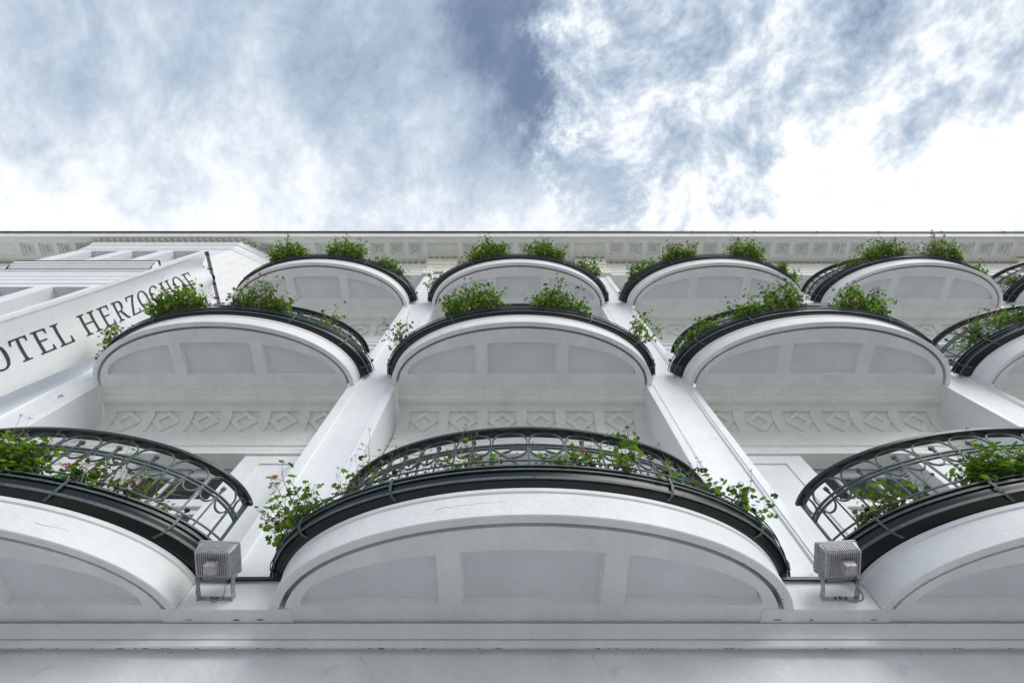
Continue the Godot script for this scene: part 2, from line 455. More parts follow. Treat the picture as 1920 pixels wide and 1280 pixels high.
# ---------------------------------------------------------------- flower trough
func make_trough() -> Node3D:
	var root := Node3D.new()
	var st := begin()
	var t0 := 0.02
	var prof := [[1.745, 0.895, 0.240], [1.80, 0.922, 0.243], [1.835, 0.937, 0.266], [1.868, 0.955, 0.292], [1.883, 0.962, 0.33], [1.892, 0.967, 0.414], [1.872, 0.957, 0.420], [1.864, 0.952, 0.38], [1.76, 0.89, 0.38], [1.735, 0.88, 0.41], [1.725, 0.875, 0.40]]
	var rows := ring_rows(prof, t0, PI - t0, 72)
	loft(st, rows, true, true, true)
	part(root, "liner", done(st), mat.liner)
	for h in [[1.905, 0.978, 0.447, 0.012, 0.009], [1.898, 0.972, 0.402, 0.014, 0.007], [1.895, 0.970, 0.362, 0.014, 0.007], [1.874, 0.958, 0.288, 0.022, 0.008]]:
		st = begin()
		var a: float = h[0]; var b: float = h[1]; var y: float = h[2]; var w: float = h[3] * 0.5; var t: float = h[4]
		loft(st, ring_rows([[a, b, y - w], [a + t, b + t, y - w], [a + t, b + t, y + w], [a, b, y + w]], 0.01, PI - 0.01, 72), true, true, true)
		part(root, "hoop", done(st), mat.iron)
	for i in 7:
		var th: float = [0.16, 0.56, 1.05, PI / 2, PI - 1.05, PI - 0.56, PI - 0.16][i]
		if i == 3: continue
		var tt := Vector3(ell_n(1.9, 0.975, th).z, 0, -ell_n(1.9, 0.975, th).x)
		st = begin()
		rows = []
		for q in [[1.80, 0.925, 0.246], [1.856, 0.950, 0.266], [1.890, 0.970, 0.300], [1.906, 0.980, 0.34], [1.908, 0.982, 0.412]]:
			var p := ell(q[0], q[1], th, q[2]); var o := ell_n(1.9, 0.975, th) * 0.006
			rows.append([p - tt * 0.009, p + tt * 0.009, p + tt * 0.009 + o, p - tt * 0.009 + o])
		loft(st, rows, true, false, true)
		part(root, "bracket", done(st), mat.iron)
		st = begin()
		var k := ell(1.915, 0.987, th, 0.462)
		tube(st, [k, k + Vector3(0, 0.012, 0), k + Vector3(0, 0.014, 0) + ell_n(1.9, 0.975, th) * 0.012], 0.009, 8)
		box(st, k + Vector3(-0.016, 0.008, -0.016), k + Vector3(0.016, 0.034, 0.016), 0.006)
		part(root, "clamp_knob", done(st), mat.black)
	return root

# ---------------------------------------------------------------- french door behind a balcony (local to bay, dh from the lip above)
var door_parts := {}
func make_door_meshes():
	var st := begin()
	var D0 := 3.68; var D1 := 3.74
	var B := func(to: SurfaceTool, x0, x1, y0, y1, d0, d1, bev = 0.006): box(to, Vector3(x0, y0, -d1), Vector3(x1, y1, -d0), bev)
	var top := -0.93; var bot := -3.26
	B.call(st, -0.66, -0.59, bot, top, D0, D1); B.call(st, 0.59, 0.66, bot, top, D0, D1); B.call(st, -0.59, 0.59, top - 0.07, top, D0, D1)
	door_parts.frame = done(st); st = begin()
	B.call(st, -0.59, 0.59, -1.53, -1.42, D0 - 0.02, D1); B.call(st, -0.59, 0.59, -1.56, -1.53, D0 - 0.035, D1)
	door_parts.transom = done(st)
	st = begin(); B.call(st, -0.018, 0.018, -1.42, top - 0.07, D0 + 0.01, D1); door_parts.bar = done(st)
	st = begin()      # one leaf
	B.call(st, -0.59, -0.52, bot, -1.56, D0 + 0.005, D1); B.call(st, -0.07, 0.0, bot, -1.56, D0 + 0.005, D1); B.call(st, -0.52, -0.07, -1.64, -1.56, D0 + 0.005, D1)
	B.call(st, -0.52, -0.07, bot, bot + 0.5, D0 + 0.01, D1); B.call(st, -0.52, -0.07, -2.2, -2.16, D0 + 0.01, D1)
	door_parts.leaf = done(st)
	st = begin()
	B.call(st, -0.52, -0.07, -2.77, -1.63, D0 + 0.03, D0 + 0.036, 0.0)
	door_parts.leaf_pane = done(st)
	st = begin(); B.call(st, -0.595, 0.595, -1.425, top - 0.065, D0 + 0.035, D0 + 0.041, 0.0); door_parts.light_pane = done(st)
	# wall beside and above the door, with a sunk panel each side
	st = begin()
	for s in [-1.0, 1.0]:
		var X := func(a, b): return [min(a * s, b * s), max(a * s, b * s)]
		var q = X.call(0.66, 0.90); box(st, Vector3(q[0], -3.30, -3.95), Vector3(q[1], -0.902, -3.44))
		q = X.call(1.54, OPEN); box(st, Vector3(q[0], -3.30, -3.95), Vector3(q[1], -0.902, -3.44))
		q = X.call(0.90, 1.54); box(st, Vector3(q[0], -1.06, -3.95), Vector3(q[1], -0.902, -3.44))
		box(st, Vector3(q[0], -3.0, -3.95), Vector3(q[1], -1.06, -3.458)); box(st, Vector3(q[0], -3.30, -3.95), Vector3(q[1], -3.0, -3.44))
	box(st, Vector3(-0.66, -0.94, -3.95), Vector3(0.66, -0.902, -3.765)); box(st, Vector3(-0.66, -0.93, -3.70), Vector3(0.66, -0.915, -3.675))
	box(st, Vector3(-OPEN, -0.90, -3.95), Vector3(OPEN, 0.26, -3.67))
	door_parts.wall = done(st)

# ---------------------------------------------------------------- plants
func leaf(st: SurfaceTool, at: Vector3, n: Vector3, dir: Vector3, r: float, c: Color):
	var u := dir.slide(n).normalized()
	if u.length() < 0.5: u = n.cross(Vector3(0.3, 0.5, 0.81)).normalized()
	var v := n.cross(u)
	var rim := []
	for i in 11:
		var a := -2.62 + 5.24 * i / 10.0
		var k := 1.0 + (0.13 if i % 2 == 0 else -0.11)
		if i == 0 or i == 10: k = 0.86
		rim.append(at + (u * cos(a) * k + v * sin(a) * k) * r + n * r * (0.16 - 0.20 * rng.randf()))
	for i in 10:
		st.set_color(c)
		st.add_vertex(at - n * r * 0.12); st.add_vertex(rim[i]); st.add_vertex(rim[i + 1])
func stem(st: SurfaceTool, pts: Array, r: float, c: Color):
	for i in pts.size() - 1:
		var t: Vector3 = (pts[i + 1] - pts[i]).normalized()
		var u := t.cross(Vector3(0.31, 0.2, 0.93)).normalized(); var v := t.cross(u)
		var k0 := 1.0 - 0.5 * i / pts.size(); var k1 := 1.0 - 0.5 * (i + 1) / pts.size()
		for j in 3:
			var a := TAU * j / 3.0; var b := TAU * (j + 1) / 3.0
			var p0: Vector3 = pts[i] + (u * cos(a) + v * sin(a)) * r * k0; var p1: Vector3 = pts[i] + (u * cos(b) + v * sin(b)) * r * k0
			var q0: Vector3 = pts[i + 1] + (u * cos(a) + v * sin(a)) * r * k1; var q1: Vector3 = pts[i + 1] + (u * cos(b) + v * sin(b)) * r * k1
			for w in [p0, q0, q1, p0, q1, p1]:
				st.set_color(c); st.add_vertex(w)
# w: half length along the trough, h: height, lush: leaves, dry: share of withered leaves, lean: how far it leans out, fl: flower heads
func plant(row: int, bay: int, th: float, w: float, h: float, lush: int, dry: float, lean: float, fl: int, label: String, seed_: int, pink := false):
	rng.seed = seed_
	lush = int(lush * 1.3)
	if row > 0: h *= 1.25 if row == 1 else 1.08; lean *= 1.1; lush = int(lush * 1.2)
	var base := ell(1.81, 0.925, th, 0.375) + Vector3(bal_x(row, bay), H0 + STOREY * row + EYE, 0)
	var n := ell_n(1.81, 0.925, th); var t := Vector3(n.z, 0, -n.x)
	var root := thing("geranium_plant", label, "plant", base, "geraniums in the balcony troughs")
	var sl := begin(); var ss := begin()
	var stems: int = max(5, int(lush / 9.0))
	if lush < 60: stems = max(9, int(lush / 3.0))
	var heads := []
	var nl := 0
	for i in stems:
		# start inside the trough, following its curve
		var du := rng.randf_range(-1.0, 1.0) * w
		var dth := du / Vector2(1.81 * sin(th), 0.925 * cos(th)).length()
		var th2 := clampf(th + dth * 0.85, 0.06, PI - 0.06)
		var p0 := ell(1.81, 0.925, th2, 0.375) - ell(1.81, 0.925, th, 0.375)
		var n2 := ell_n(1.81, 0.925, th2)
		var hh: float = h * rng.randf_range(0.40, 1.12) * (1.0 - 0.45 * pow(abs(du) / max(w, 0.01), 2.0))
		var dir := (Vector3.UP + n2 * (lean * rng.randf_range(0.3, 1.5) + rng.randf_range(-0.25, 0.25)) + t * rng.randf_range(-0.6, 0.6)).normalized()
		var pts := [p0 - Vector3(0, 0.01, 0)]
		var segs := 5
		for k in segs:
			dir = (dir + Vector3(rng.randf_range(-1, 1), rng.randf_range(-0.5, 0.8) - lean * 0.35, rng.randf_range(-1, 1)) * 0.26).normalized()
			pts.append(pts[k] + dir * hh / segs)
		var withered := rng.randf() < dry
		var sc := Color(0.10, 0.075, 0.05) if withered else Color(0.10, 0.12, 0.045)
		if withered and rng.randf() < 0.55: sc = Color(0.38, 0.34, 0.28)
		stem(ss, pts, 0.0038 if lush > 60 else 0.0030, sc)
		var per: int = int(ceil(float(lush) / stems))
		for k in per:
			var f := rng.randf_range(0.22, 1.0)
			f = pow(f, 0.75)
			var q: Vector3 = pts[min(int(f * segs), segs - 1)].lerp(pts[min(int(f * segs) + 1, segs)], fmod(f * segs, 1.0))
			var ld := (Vector3(rng.randf_range(-1, 1), rng.randf_range(-0.25, 0.9), rng.randf_range(-1, 1)) + n2 * 0.25).normalized()
			var tip := q + ld * rng.randf_range(0.03, 0.10) * clampf(h / 0.3, 0.6, 1.1)
			stem(ss, [q, tip], 0.0014, sc)
			var up := (Vector3.UP * 0.9 + ld * 0.75 + Vector3(rng.randf_range(-1, 1), rng.randf_range(-1, 1), rng.randf_range(-1, 1)) * 0.45).normalized()
			var dead := rng.randf() < dry * 0.75
			var c := Color(0.13, 0.27, 0.02).lerp(Color(0.40, 0.54, 0.06), rng.randf())
			if rng.randf() < 0.2: c = Color(0.06, 0.16, 0.035)
			if rng.randf() < 0.06: c = Color(0.34, 0.36, 0.05)
			var r := rng.randf_range(0.014, 0.029)
			if dead:
				c = Color(0.115, 0.075, 0.06).lerp(Color(0.20, 0.15, 0.12), rng.randf()); r *= 0.65
				up = Vector3(rng.randf_range(-1, 1), rng.randf_range(-1, 1), rng.randf_range(-1, 1)).normalized()
			leaf(sl, tip, up, ld, r, c); nl += 1
		if rng.randf() < 0.35 + 0.6 * dry or heads.size() < fl: heads.append([pts[segs], dir, n2])
	var done_fl := 0
	for hd in heads:
		var q: Vector3 = hd[0]
		var d: Vector3 = (hd[1] + Vector3.UP * 0.8 + Vector3(rng.randf_range(-1, 1), 0, rng.randf_range(-1, 1)) * 0.35).normalized()
		var tip := q + d * rng.randf_range(0.05, 0.16)
		var live := done_fl < fl
		stem(ss, [q, q.lerp(tip, 0.5) + Vector3(0.005, 0, 0.004), tip], 0.0016, Color(0.14, 0.13, 0.06) if live else Color(0.22, 0.17, 0.13))
		var sf := begin()
		for k in (9 if live else 6):
			var o := Vector3(rng.randf_range(-1, 1), rng.randf_range(-0.5, 1), rng.randf_range(-1, 1)).normalized()
			var e := tip + o * rng.randf_range(0.014, 0.026)
			var c := Color(0.52, 0.025, 0.04).lerp(Color(0.66, 0.10, 0.14), rng.randf())
			if pink: c = c.lerp(Color(0.70, 0.25, 0.35), 0.6)
			if not live:
				stem(ss, [tip, e], 0.0013, Color(0.13, 0.07, 0.055)); continue
			var a1 := o.cross(Vector3(0.4, 0.3, 0.86)).normalized(); var a2 := o.cross(a1)
			for m in 4:
				var an := TAU * m / 4.0 + rng.randf()
				var pd := a1 * cos(an) + a2 * sin(an)
				var side := o.cross(pd)
				var L := rng.randf_range(0.008, 0.013)
				for w3 in [e - o * 0.012, e + pd * L + side * L * 0.5 + o * 0.002, e + pd * L - side * L * 0.5]:
					sf.set_color(c); sf.add_vertex(w3)
		if live: part(root, "flower", done(sf), mat.petal)
		done_fl += 1
	var fo := part(root, "foliage", done(sl), mat.leaf); fo.set_meta("kind", "stuff")
	var so := part(root, "stems", done(ss), mat.stem); so.set_meta("kind", "stuff")

# ---------------------------------------------------------------- floodlight; local: x along the facade, y up, z out of the facade, origin on the fascia
func floodlight(x: float, yaw: float, cable_side: float, label: String):
	var root := thing("floodlight", label, "floodlight", P(x, H0 + 0.085, 2.832), "floodlights on the balcony ledge")
	var st := begin()
	box(st, Vector3(-0.118, -0.016, 0.0), Vector3(0.118, 0.016, 0.006), 0.002)
	for s in [-1.0, 1.0]:
		var rows := []
		for q in [[0.0, 0.002, 0.0], [0.0, 0.07, 0.012], [0.0, 0.15, 0.055]]:
			var xx: float = s * 0.118
			rows.append([Vector3(xx - 0.003, q[2] - 0.021, q[1]), Vector3(xx + 0.003, q[2] - 0.021, q[1]), Vector3(xx + 0.003, q[2] + 0.021, q[1]), Vector3(xx - 0.003, q[2] + 0.021, q[1])])
		loft(st, rows, true, false, true)
	part(root, "bracket", done(st), mat.lamp)
	for q in [-0.03, 0.005, 0.045]:
		st = begin(); tube(st, [Vector3(q, -0.001, 0.004), Vector3(q, -0.001, 0.010)], 0.0075, 8); part(root, "screw", done(st), mat.black)
	# housing: tapered box, its back with the fins looks down at the street
	var head := group_part(root, "housing", Vector3(0, 0.05, 0.25)); head.rotation = Vector3(-0.20, yaw, 0)
	st = begin()
	var lev := [[0.0, 0.112, 0.090], [0.008, 0.119, 0.097], [0.080, 0.133, 0.110], [0.083, 0.139, 0.116], [0.098, 0.139, 0.116], [0.102, 0.133, 0.111]]
	var rows := []
	for l in lev:
		var row := []
		var cr := 0.016
		for c in [[1, 1], [-1, 1], [-1, -1], [1, -1]]:
			for k in 4:
				var a := atan2(c[1], c[0]) - PI / 4 + PI / 2 * k / 3.0
				row.append(Vector3(c[0] * (l[1] - cr) + cr * cos(a), l[0], c[1] * (l[2] - cr) + cr * sin(a)))
		rows.append(row)
	loft(st, rows, true, false, true)
	part(head, "shell", done(st), mat.lamp)
	st = begin()
	for i in 15:
		var xx := -0.098 + i * 0.014
		box(st, Vector3(xx - 0.0028, -0.009, -0.084), Vector3(xx + 0.0028, 0.004, 0.084), 0.001)
		# fins carried up the outer side
		var r2 := []
		for q in [[-0.009, 0.084, 0.091], [0.01, 0.093, 0.105], [0.078, 0.106, 0.118]]:
			r2.append([Vector3(xx - 0.0028, q[0], q[1]), Vector3(xx + 0.0028, q[0], q[1]), Vector3(xx + 0.0028, q[0], q[2]), Vector3(xx - 0.0028, q[0], q[2])])
		loft(st, r2, true, false, true)
		if i > 0 and i < 14: box(st, Vector3(xx - 0.0028, 0.018, -0.135), Vector3(xx + 0.0028, 0.060, -0.088), 0.001)
	part(head, "cooling_fins", done(st), mat.lamp)
	st = begin(); box(st, Vector3(-0.095, 0.030, -0.128), Vector3(0.095, 0.075, -0.085), 0.006); part(head, "gear_box", done(st), mat.lamp)
	st = begin()
	rows = []
	for l in [[-0.062, 0.030], [-0.057, 0.034], [-0.008, 0.040]]:
		rows.append([Vector3(l[1] + 0.012, l[0], l[1]), Vector3(-l[1] + 0.012, l[0], l[1]), Vector3(-l[1] + 0.012, l[0], -l[1]), Vector3(l[1] + 0.012, l[0], -l[1])])
	loft(st, rows, true, false, true)
	part(head, "junction_box", done(st), mat.lamp)
	st = begin(); box(st, Vector3(-0.12, 0.1025, -0.10), Vector3(0.12, 0.107, 0.10), 0.002); part(head, "front_glass", done(st), mat.glass)
	for s in [-1.0, 1.0]:
		st = begin(); tube(st, [Vector3(s * 0.09, 0.045, -0.105), Vector3(s * 0.130, 0.045, -0.105)], 0.017, 10); part(head, "pivot_knob", done(st), mat.lamp)
	st = begin(); tube(st, [Vector3(cable_side * 0.085, 0.012, -0.14), Vector3(cable_side * 0.085, 0.03, -0.14)], 0.011, 8); part(head, "cable_gland", done(st), mat.black)
	st = begin()
	var k := cable_side
	var pts := []
	for q in [[0.085, 0.03, 0.12], [0.088, 0.0, 0.118], [0.10, -0.045, 0.10], [0.085, -0.075, 0.08], [0.03, -0.075, 0.06], [-0.0, -0.045, 0.045], [0.005, -0.01, 0.02], [0.006, 0.0, 0.004]]:
		pts.append(Vector3(k * q[0], q[1], q[2]))
	var smooth := []
	for i in pts.size() - 1:
		for s in 6:
			smooth.append(pts[i].cubic_interpolate(pts[i + 1], pts[max(i - 1, 0)], pts[min(i + 2, pts.size() - 1)], s / 6.0))
	tube(st, smooth, 0.0052, 6)
	part(root, "cable", done(st), mat.steel)

# ---------------------------------------------------------------- banner
func cloth_x(h: float, d: float) -> float:
	var f: float = (d - 1.83) / 0.89
	var w := 0.035 * sin(h * 1.9 + f * 2.4) + 0.075 * sin(f * 5.6 + 0.6 + 0.3 * h) * (0.65 + 0.35 * sin(h * 0.9))
	var top := smoothstep(8.7, 9.4, h)
	return -6.06 + w * (1.0 - 0.6 * top) + top * 0.035 * sin(f * TAU * 2.0)
func make_banner():
	var root := thing("hanging_banner", "white vertical cloth banner with dark serif lettering hung from wall pole", "banner", P(-6.06, 3.2, 2.3))
	var off := -P(-6.06, 3.2, 2.3)
	var st := begin()
	var rows := []
	var nh := 110; var nd := 28
	for i in nh + 1:
		var h := lerpf(3.2, 9.42, float(i) / nh)
		var row := []
		for j in nd + 1:
			var f := float(j) / nd
			var d := 1.85 + 0.87 * f
			var hh := h
			var e := smoothstep(0.86, 1.0, float(i) / nh)
			hh -= e * 0.05 * pow(sin(f * PI * 2.0), 2.0)
			d += 0.012 * sin(h * 2.3)
			if e > 0.0: d = lerpf(d, 2.285 + (d - 2.285) * 0.96, e)
			row.append(off + P(cloth_x(hh, d), hh, d))
		rows.append(row)
	for i in nh:
		for j in nd: quad(st, rows[i][j], rows[i + 1][j], rows[i + 1][j + 1], rows[i][j + 1], 1)
	part(root, "cloth", done(st), mat.cloth)
	st = begin()
	for e in [0, nd]:
		for i in nh:
			var a: Vector3 = rows[i][e]; var b: Vector3 = rows[i + 1][e]
			var k := Vector3(0.006, 0, 0); var z := Vector3(0, 0, 0.045 if e == nd else -0.045)
			quad(st, a + k, b + k, b + k + z, a + k + z, 1)
	part(root, "hem", done(st), mat.cloth)
	var tm := TextMesh.new()
	var font := SystemFont.new(); font.font_names = PackedStringArray(["Droid Serif"])
	tm.font = font; tm.font_size = 96; tm.pixel_size = 0.01; tm.depth = 0.0; tm.curve_step = 1.0
	var glyphs := []
	var width := 0.0
	var base := 0.0; var cap_top := 1.0
	for ch in "HOTEL HERZOGHOF":
		if ch == " ":
			glyphs.append(null); width += 0.16; continue
		tm.text = ch
		var arr := tm.get_mesh_arrays() if tm.get_surface_count() == 0 else tm.surface_get_arrays(0)
		var vs: PackedVector3Array = arr[Mesh.ARRAY_VERTEX]
		var ix = arr[Mesh.ARRAY_INDEX]
		if ix == null or ix.size() == 0: ix = PackedInt32Array(range(vs.size()))
		var lo := Vector2(1e9, 1e9); var hi := -lo
		for v in vs:
			lo = lo.min(Vector2(v.x, v.y)); hi = hi.max(Vector2(v.x, v.y))
		if ch == "H": base = lo.y; cap_top = hi.y
		glyphs.append([vs, ix, lo.x, (hi.x - lo.x) * 0.92]); width += (hi.x - lo.x) * 0.92
	st = begin()
	var h_a := 4.76; var h_b := 8.94; var d_base := 2.452; var d_top := 2.152
	var sc := (d_base - d_top) / (cap_top - base)
	var gap := ((h_b - h_a) / sc - width) / (glyphs.size() - 1)
	var put := func(x: float, y: float) -> Vector3:
		var h := h_a + x * sc; var d := d_base - (y - base) * sc
		return off + P(cloth_x(h, d) + 0.004, h, d)
	var pen := 0.0
	for g in glyphs:
		if g == null:
			pen += 0.16 + gap; continue
		var vs: PackedVector3Array = g[0]
		var ix = g[1]
		st = begin()
		for i in range(0, ix.size(), 3):
			var todo := [[Vector2(vs[ix[i]].x, vs[ix[i]].y), Vector2(vs[ix[i + 1]].x, vs[ix[i + 1]].y), Vector2(vs[ix[i + 2]].x, vs[ix[i + 2]].y)]]
			for level in 2:
				var next := []
				for q in todo:
					var m0: Vector2 = (q[0] + q[1]) * 0.5; var m1: Vector2 = (q[1] + q[2]) * 0.5; var m2: Vector2 = (q[2] + q[0]) * 0.5
					next.append_array([[q[0], m0, m2], [m0, q[1], m1], [m2, m1, q[2]], [m0, m1, m2]])
				todo = next
			for q in todo:
				tri(st, put.call(pen + (q[0].x - g[2]) * 0.92, q[0].y), put.call(pen + (q[1].x - g[2]) * 0.92, q[1].y), put.call(pen + (q[2].x - g[2]) * 0.92, q[2].y), 1)
		pen += g[3] + gap
		part(root, "letter", done(st), mat.ink)
	for j in [0, 9, 19, 28]:
		st = begin()
		var a: Vector3 = rows[nh][j]
		var b := off + P(-6.06, 9.50, 1.93 + (rows[nh][j].z - rows[nh][0].z) * -0.98)
		tube(st, [a - Vector3(0, 0.02, 0), a.lerp(b, 0.5) + Vector3(0.004, 0, 0), b], 0.005, 5)
		part(root, "tie_cord", done(st), mat.black)
	var pole := thing("banner_pole", "dark steel pole jutting from the wall, carrying the banner", "pole", P(-6.06, 9.5, 2.95))
	st = begin(); tube(st, [Vector3(0, 0, 0), Vector3(0, 0, 1.06)], 0.032, 14); part(pole, "shaft", done(st), mat.steel)
	st = begin(); tube(st, [Vector3(0, 0, 0.52), Vector3(0, 0, 0.60)], 0.04, 14); part(pole, "collar", done(st), mat.black)
	st = begin(); tube(st, [Vector3(0, 0, 1.06), Vector3(0, 0, 1.075)], 0.036, 14); part(pole, "end_cap", done(st), mat.black)
	for z in [1.02, 0.73, 0.43, 0.13]:
		st = begin(); tube(st, [Vector3(0, 0, z - 0.012), Vector3(0, 0, z + 0.012)], 0.037, 12); box(st, Vector3(-0.07, -0.012, z - 0.012), Vector3(-0.03, 0.012, z + 0.012), 0.004)
		part(pole, "clamp", done(st), mat.black)
	st = begin(); box(st, Vector3(-0.08, -0.08, -0.02), Vector3(0.08, 0.08, 0.012), 0.004); part(pole, "wall_plate", done(st), mat.steel)

# ---------------------------------------------------------------- the hotel
func pilaster_mesh(h0: float, h1: float) -> ArrayMesh:
	var st := begin()
	var half := [[0.32, 3.6], [0.32, DP + 0.006], [0.314, DP], [0.235, DP], [0.232, DP + 0.012], [0.222, DP + 0.014], [0.218, DP + 0.004], [0.205, DP + 0.002], [0.196, DP + 0.012], [0.188, DP + 0.022], [0.12, DP + 0.028], [0.05, DP + 0.031]]
	var prof := []
	for p in half: prof.append([-p[0], p[1]])
	for i in half.size(): prof.append([half[half.size() - 1 - i][0], half[half.size() - 1 - i][1]])
	var a := []; var b := []
	for p in prof:
		a.append(P(p[0], h0, p[1])); b.append(P(p[0], h1, p[1]))
	loft(st, [b, a], false, false)
	return done(st)
func crack(parent: Node, pts: Array, w: float, m: Material):
	var st := begin()
	tube(st, pts, w, 4, w * 0.35); part(parent, "crack", done(st), m)

func make_hotel():
	var hotel := thing("hotel_building", "white hotel front with curved balconies, pilasters and coffered cornice", "building")
	var XL := -24.0; var XR := 19.0
	# ground floor wall and string course
	var st := begin()
	extrude(st, XL, XR, [[3.055, 2.19], [3.055, -EYE]])
	part(hotel, "ground_floor_wall", done(st), mat.plaster)
	st = begin()
	extrude(st, XL, XR, [[3.4, 2.36], [2.975, 2.36], [2.975, 2.291], [2.949, 2.289], [2.951, 2.282], [2.962, 2.255], [2.975, 2.228], [2.982, 2.205], [2.998, 2.203], [2.998, 2.197], [2.984, 2.195], [2.984, 2.158], [2.990, 2.152], [3.002, 2.152], [3.006, 2.180], [3.058, 2.180]])
	part(hotel, "string_course", done(st), mat.plaster)
	# shell behind the front
	st = begin()
	extrude(st, XL, XR, [[3.95, -EYE], [3.95, 2.53]])
	extrude(st, XL, XR, [[3.0, 13.35], [11.0, 13.35], [11.0, -EYE]])
	for x in [XL, XR]: quad(st, P(x, -EYE, 3.0), P(x, 13.35, 3.0), P(x, 13.35, 11.0), P(x, -EYE, 11.0))
	part(hotel, "rear_shell", done(st), mat.room)
	# ledge of the lowest storey between the balconies
	for k in [-1, 0, 1, 2]:
		var xc := bay_x(k) + 2.0
		var x0 := xc - 0.46; var x1 := xc + 0.42
		if k == -1: x0 = xc - 1.2
		if k == 2: x1 = XR
		st = begin()
		box(st, P(x0, H0, 3.0), P(x1, H0 + 0.233, 2.832), 0.004)
		var lg := part(hotel, "ledge", done(st), mat.plaster)
		st = begin()
		box(st, P(x0 - 0.02, H0 + 0.236, 2.98), P(x1 + 0.02, H0 + 0.244, 2.805), 0.002)
		box(st, P(x0 - 0.02, H0 + 0.215, 2.808), P(x1 + 0.02, H0 + 0.240, 2.804), 0.001)
		part(lg, "flashing", done(st), mat.flash)
	# pilasters with capitals
	var pm := pilaster_mesh(2.53, 12.9)
	var cap := begin()
	box(cap, P(-0.33, 12.22, 2.96), P(0.33, 12.36, 2.90), 0.008); box(cap, P(-0.35, 12.36, 2.96), P(0.35, 12.44, 2.885), 0.006)
	box(cap, P(-0.37, 12.44, 2.96), P(0.37, 12.58, 2.86), 0.008); box(cap, P(-0.385, 12.58, 2.96), P(0.385, 12.64, 2.84), 0.006)
	box(cap, P(-0.40, 12.64, 2.96), P(0.40, 12.84, 2.80), 0.008); box(cap, P(-0.42, 12.84, 2.96), P(0.42, 12.93, 2.76), 0.01)
	box(cap, P(-0.40, 12.93, 2.96), P(0.40, 13.12, 2.74))
	var cap_m := done(cap)
	var blk := begin()
	for i in 3: box(blk, P(-0.13 + i * 0.09, 11.86, 2.97), P(-0.05 + i * 0.09, 12.10, 2.865), 0.012)
	box(blk, P(-0.15, 12.10, 2.97), P(0.15, 12.219, 2.85), 0.01)
	var blk_m := done(blk)
	var egg := SphereMesh.new(); egg.radius = 0.5; egg.height = 1.0; egg.radial_segments = 8; egg.rings = 4
	var dart := begin(); box(dart, Vector3(-0.012, -0.05, -0.03), Vector3(0.012, 0.05, 0.03), 0.006)
	var dart_m := done(dart)
	for k in range(-1, 5):
		var xc := bay_x(k) + 2.0
		var pl := part(hotel, "pilaster", pm, mat.smooth, Vector3(xc, 0, 0))
		part(pl, "capital", cap_m, mat.cream)
		for s in [-1.0, 1.0]: part(pl, "capital_block", blk_m, mat.cream, Vector3(s * 0.27, 0, 0))
		for i in 5:
			var e := part(pl, "egg", egg, mat.stone, P((i - 2) * 0.165, 13.0, 2.735)); e.scale = Vector3(0.145, 0.15, 0.11)
	# balconies, coves, doors
	var lip1 := lip_mesh(0.135); var lip2 := lip_mesh(0.0)
	var sof := soffit_mesh()
	var pan := [soffit_panel_mesh(-QA, -0.61), soffit_panel_mesh(-0.46, 0.46), soffit_panel_mesh(0.61, QA)]
	var frieze := frieze_mesh(); var lz_g := lozenge_ground_mesh(); var lz := lozenge_mesh()
	make_door_meshes()
	for row in 3:
		for k in ([0, 1, 2] if row == 0 else ([0, 1, 2, 3] if row == 1 else [0, 1, 2, 3, 4])):
			var at := Vector3(bal_x(row, k), H0 + STOREY * row + EYE, 0)
			var b := part(hotel, "balcony", lip1 if row == 0 else lip2, mat.plaster, at)
			part(b, "soffit", sof, mat.plaster)
			for m in pan: part(b, "soffit_panel", m, mat.panel)
	for row in [1, 2, 3]:
		for k in 5:
			var at := Vector3(bay_x(k), H0 + STOREY * row + EYE, 0)
			if row < 3:
				var f := part(hotel, "cove_frieze", frieze, mat.frieze, at)
				for i in 6:
					var x := (i - 2.5) * 0.53
					part(f, "frieze_panel", lz_g, mat.frieze, Vector3(x, 0, 0))
					part(f, "lozenge", lz, mat.frieze, Vector3(x, 0, 0))
			var w := part(hotel, "bay_wall", door_parts.wall, mat.plaster, at)
			if row == 3: continue
			var d := part(hotel, "french_door", door_parts.frame, mat.wood, at)
			part(d, "transom", door_parts.transom, mat.wood)
			for q in [-0.22, 0.22]: part(d, "glazing_bar", door_parts.bar, mat.wood, Vector3(q, 0, 0))
			part(d, "transom_pane", door_parts.light_pane, mat.glass)
			for s in [0.0, 0.59]:
				part(d, "door_leaf", door_parts.leaf, mat.wood, Vector3(s, 0, 0)); part(d, "door_pane", door_parts.leaf_pane, mat.glass, Vector3(s, 0, 0))
	# beam over the top storey
	for k in 5:
		st = begin()
		extrude(st, bay_x(k) - OPEN, bay_x(k) + OPEN, [[3.7, 12.20], [3.02, 12.20], [3.0, 12.23], [3.0, 12.34], [2.975, 12.36], [2.975, 12.54], [2.95, 12.57], [2.95, 12.74], [2.915, 12.78], [2.905, 12.92], [2.88, 12.94], [2.88, 13.12]])
		var bm := part(hotel, "entablature", done(st), mat.frieze)
		for i in 20:
			var e := part(bm, "egg", egg, mat.stone, P(bay_x(k) + (i - 9.5) * 0.168, 13.0, 2.868)); e.scale = Vector3(0.145, 0.15, 0.11)
	# cornice with coffers
	var cn := begin()
	extrude(cn, XL, XR, [[2.34, 13.1], [2.235, 13.1], [2.225, 13.085], [2.185, 13.083], [2.175, 13.07], [2.16, 13.07], [2.15, 13.14], [2.125, 13.20], [2.10, 13.22], [2.10, 13.34], [3.0, 13.36]])
	extrude(cn, XL, XR, [[3.1, 13.1], [2.69, 13.1]])
	var cm = null
	var holes := []
